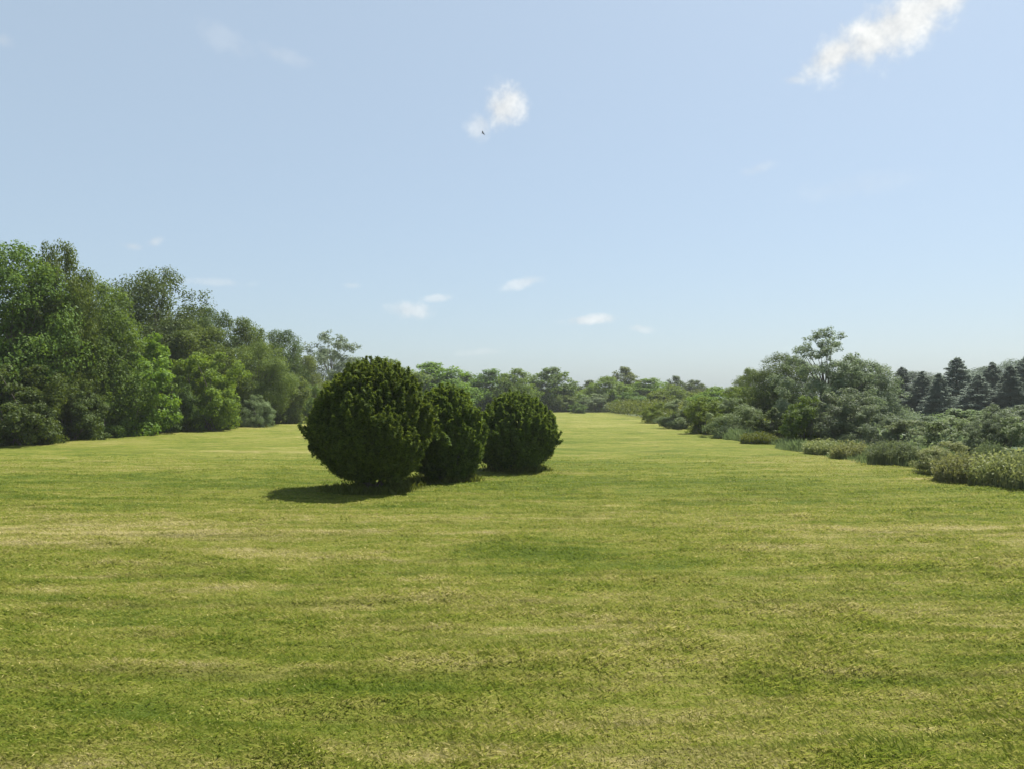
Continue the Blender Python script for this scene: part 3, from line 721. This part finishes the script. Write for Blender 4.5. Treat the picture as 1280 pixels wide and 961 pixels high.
skirt([(X(465, 15.6), 15.6, 0.95), (X(556, 17.3), 17.3, 0.8), (X(645, 19.6), 19.6, 0.85)], 2600, M_OLIVE, "uncut_grass", "longer uncut grass around the feet of the three junipers")

def undergrowth(seed, boxes, n, leaf, m, name, label):
    rng = np.random.default_rng(seed); Ps = []
    vol = np.array([(b[1] - b[0]) * (b[3] - b[2]) * b[4] for b in boxes]); vol = vol / vol.sum()
    for (x0, x1, y0, y1, h), s in zip(boxes, vol):
        k = int(n * s); x = x0 + (x1 - x0) * rng.random(k); y = y0 + (y1 - y0) * rng.random(k)
        top = h * (0.45 + 0.9 * fbm(x * .35, y * .35, seed, 3))
        Ps.append(np.stack([x, y, 0.05 + top * rng.random(k) ** 0.6], 1))
    P = np.vstack(Ps); k = len(P); L = leaf * (.7 + .7 * rng.random(k))
    tag(link(name, quads_mesh(name, leaf_quads(rng, P, rng.normal(size=(k, 3)) + np.array([0, 0, .6]), L, L * .65), [m])), label, "undergrowth", kind="stuff")
undergrowth(61, [(-30, -20.5, 30, 72, 4.0)], 160000, 0.18, M_DARK, "woodland_undergrowth", "dark leafy undergrowth between the left trees")
undergrowth(62, [(12.5, 20, 34, 62, 0.9), (12, 30, 62, 100, 1.7), (-22, 30, 112, 130, 3.4)], 200000, 0.16, M_OLIVE, "hedge_undergrowth", "mixed green undergrowth behind the right hedge and the lawn's end")

undergrowth(63, [(12.5, 34, 17, 46, 0.75), (24, 50, 46, 72, 1.0)], 230000, 0.13, M_GREY, "meadow_growth", "low grey green growth between the right hedge and the conifers")

# ------------------------------------------------------------------ the bird against the small cloud
def bird():
    # body and wings as one continuous skin: rings along the body, wing lobes drawn out of its sides
    prof = [(-.11, .004, .012), (-.08, .012, .016), (-.03, .024, .022), (.03, .026, .024), (.07, .017, .018), (.095, .016, .016), (.115, .006, .006), (.13, .001, .001)]
    V = []; Fq = []; k = 10
    for (yy, rx, rz) in prof:
        for j in range(k):
            a = j * 2 * math.pi / k; V.append((math.cos(a) * rx, yy, math.sin(a) * rz))
    for i in range(len(prof) - 1):
        for j in range(k): Fq.append((i * k + j, i * k + (j + 1) % k, (i + 1) * k + (j + 1) % k, (i + 1) * k + j))
    for sgn in (-1, 1):
        rows = [(0.015, .05, -.05, .008), (.07, .055, -.045, .035), (.12, .04, -.04, .045), (.17, .005, -.045, .035), (.20, -.03, -.055, .025)]
        b0 = len(V)
        for (xx, yf, yb, zz) in rows:
            V += [(sgn * xx, yf, zz), (sgn * xx, (yf + yb) / 2, zz + .006), (sgn * xx, yb, zz), (sgn * xx, (yf + yb) / 2, zz - .004)]
        for i in range(len(rows) - 1):
            for j in range(4): Fq.append((b0 + i * 4 + j, b0 + i * 4 + (j + 1) % 4, b0 + (i + 1) * 4 + (j + 1) % 4, b0 + (i + 1) * 4 + j))
    m, t = mat("bird_feathers"); p = nd(t, "ShaderNodeBsdfPrincipled"); p.inputs["Base Color"].default_value = (.02, .02, .022, 1); setin(p, Roughness=.6)
    g_ = nd(t, "ShaderNodeNewGeometry"); c = ramp(t, noise(t, g_.outputs["Position"], 30), [(.3, (.012, .012, .014)), (.7, (.035, .033, .035))]); t.links.new(c, p.inputs["Base Color"])
    o = nd(t, "ShaderNodeOutputMaterial"); t.links.new(p.outputs[0], o.inputs["Surface"])
    me = mesh_from("bird", np.array(V), 4, np.array(Fq), [m]); me.polygons.foreach_set("use_smooth", np.ones(len(me.polygons), bool))
    d = 52.0
    o = link("bird", me, None, (X(603.5, d), d, Z(165, d)), math.radians(55)); o.rotation_euler = (math.radians(12), math.radians(24), math.radians(70))
    tag(o, "small dark bird flying in front of the middle cloud", "bird")
bird()

# ------------------------------------------------------------------ summer haze in the air
def haze():
    x0, x1, y0, y1, z0, z1 = -160, 160, -20, 180, -1.3, 13.5
    V = np.array([(x, y, z) for z in (z0, z1) for (x, y) in ((x0, y0), (x1, y0), (x1, y1), (x0, y1))])
    Fc = np.array([(0, 3, 2, 1), (4, 5, 6, 7), (0, 1, 5, 4), (1, 2, 6, 5), (2, 3, 7, 6), (3, 0, 4, 7)])
    m, t = mat("summer_haze"); v = nd(t, "ShaderNodeVolumePrincipled")
    v.inputs["Color"].default_value = (0.86, 0.91, 0.97, 1); v.inputs["Density"].default_value = 0.00042; v.inputs["Anisotropy"].default_value = 0.35
    o = nd(t, "ShaderNodeOutputMaterial"); t.links.new(v.outputs[0], o.inputs["Volume"])
    tag(link("haze", mesh_from("haze", V, 4, Fc, [m])), "thin summer haze over the lawn and trees", "haze", kind="stuff")
haze()
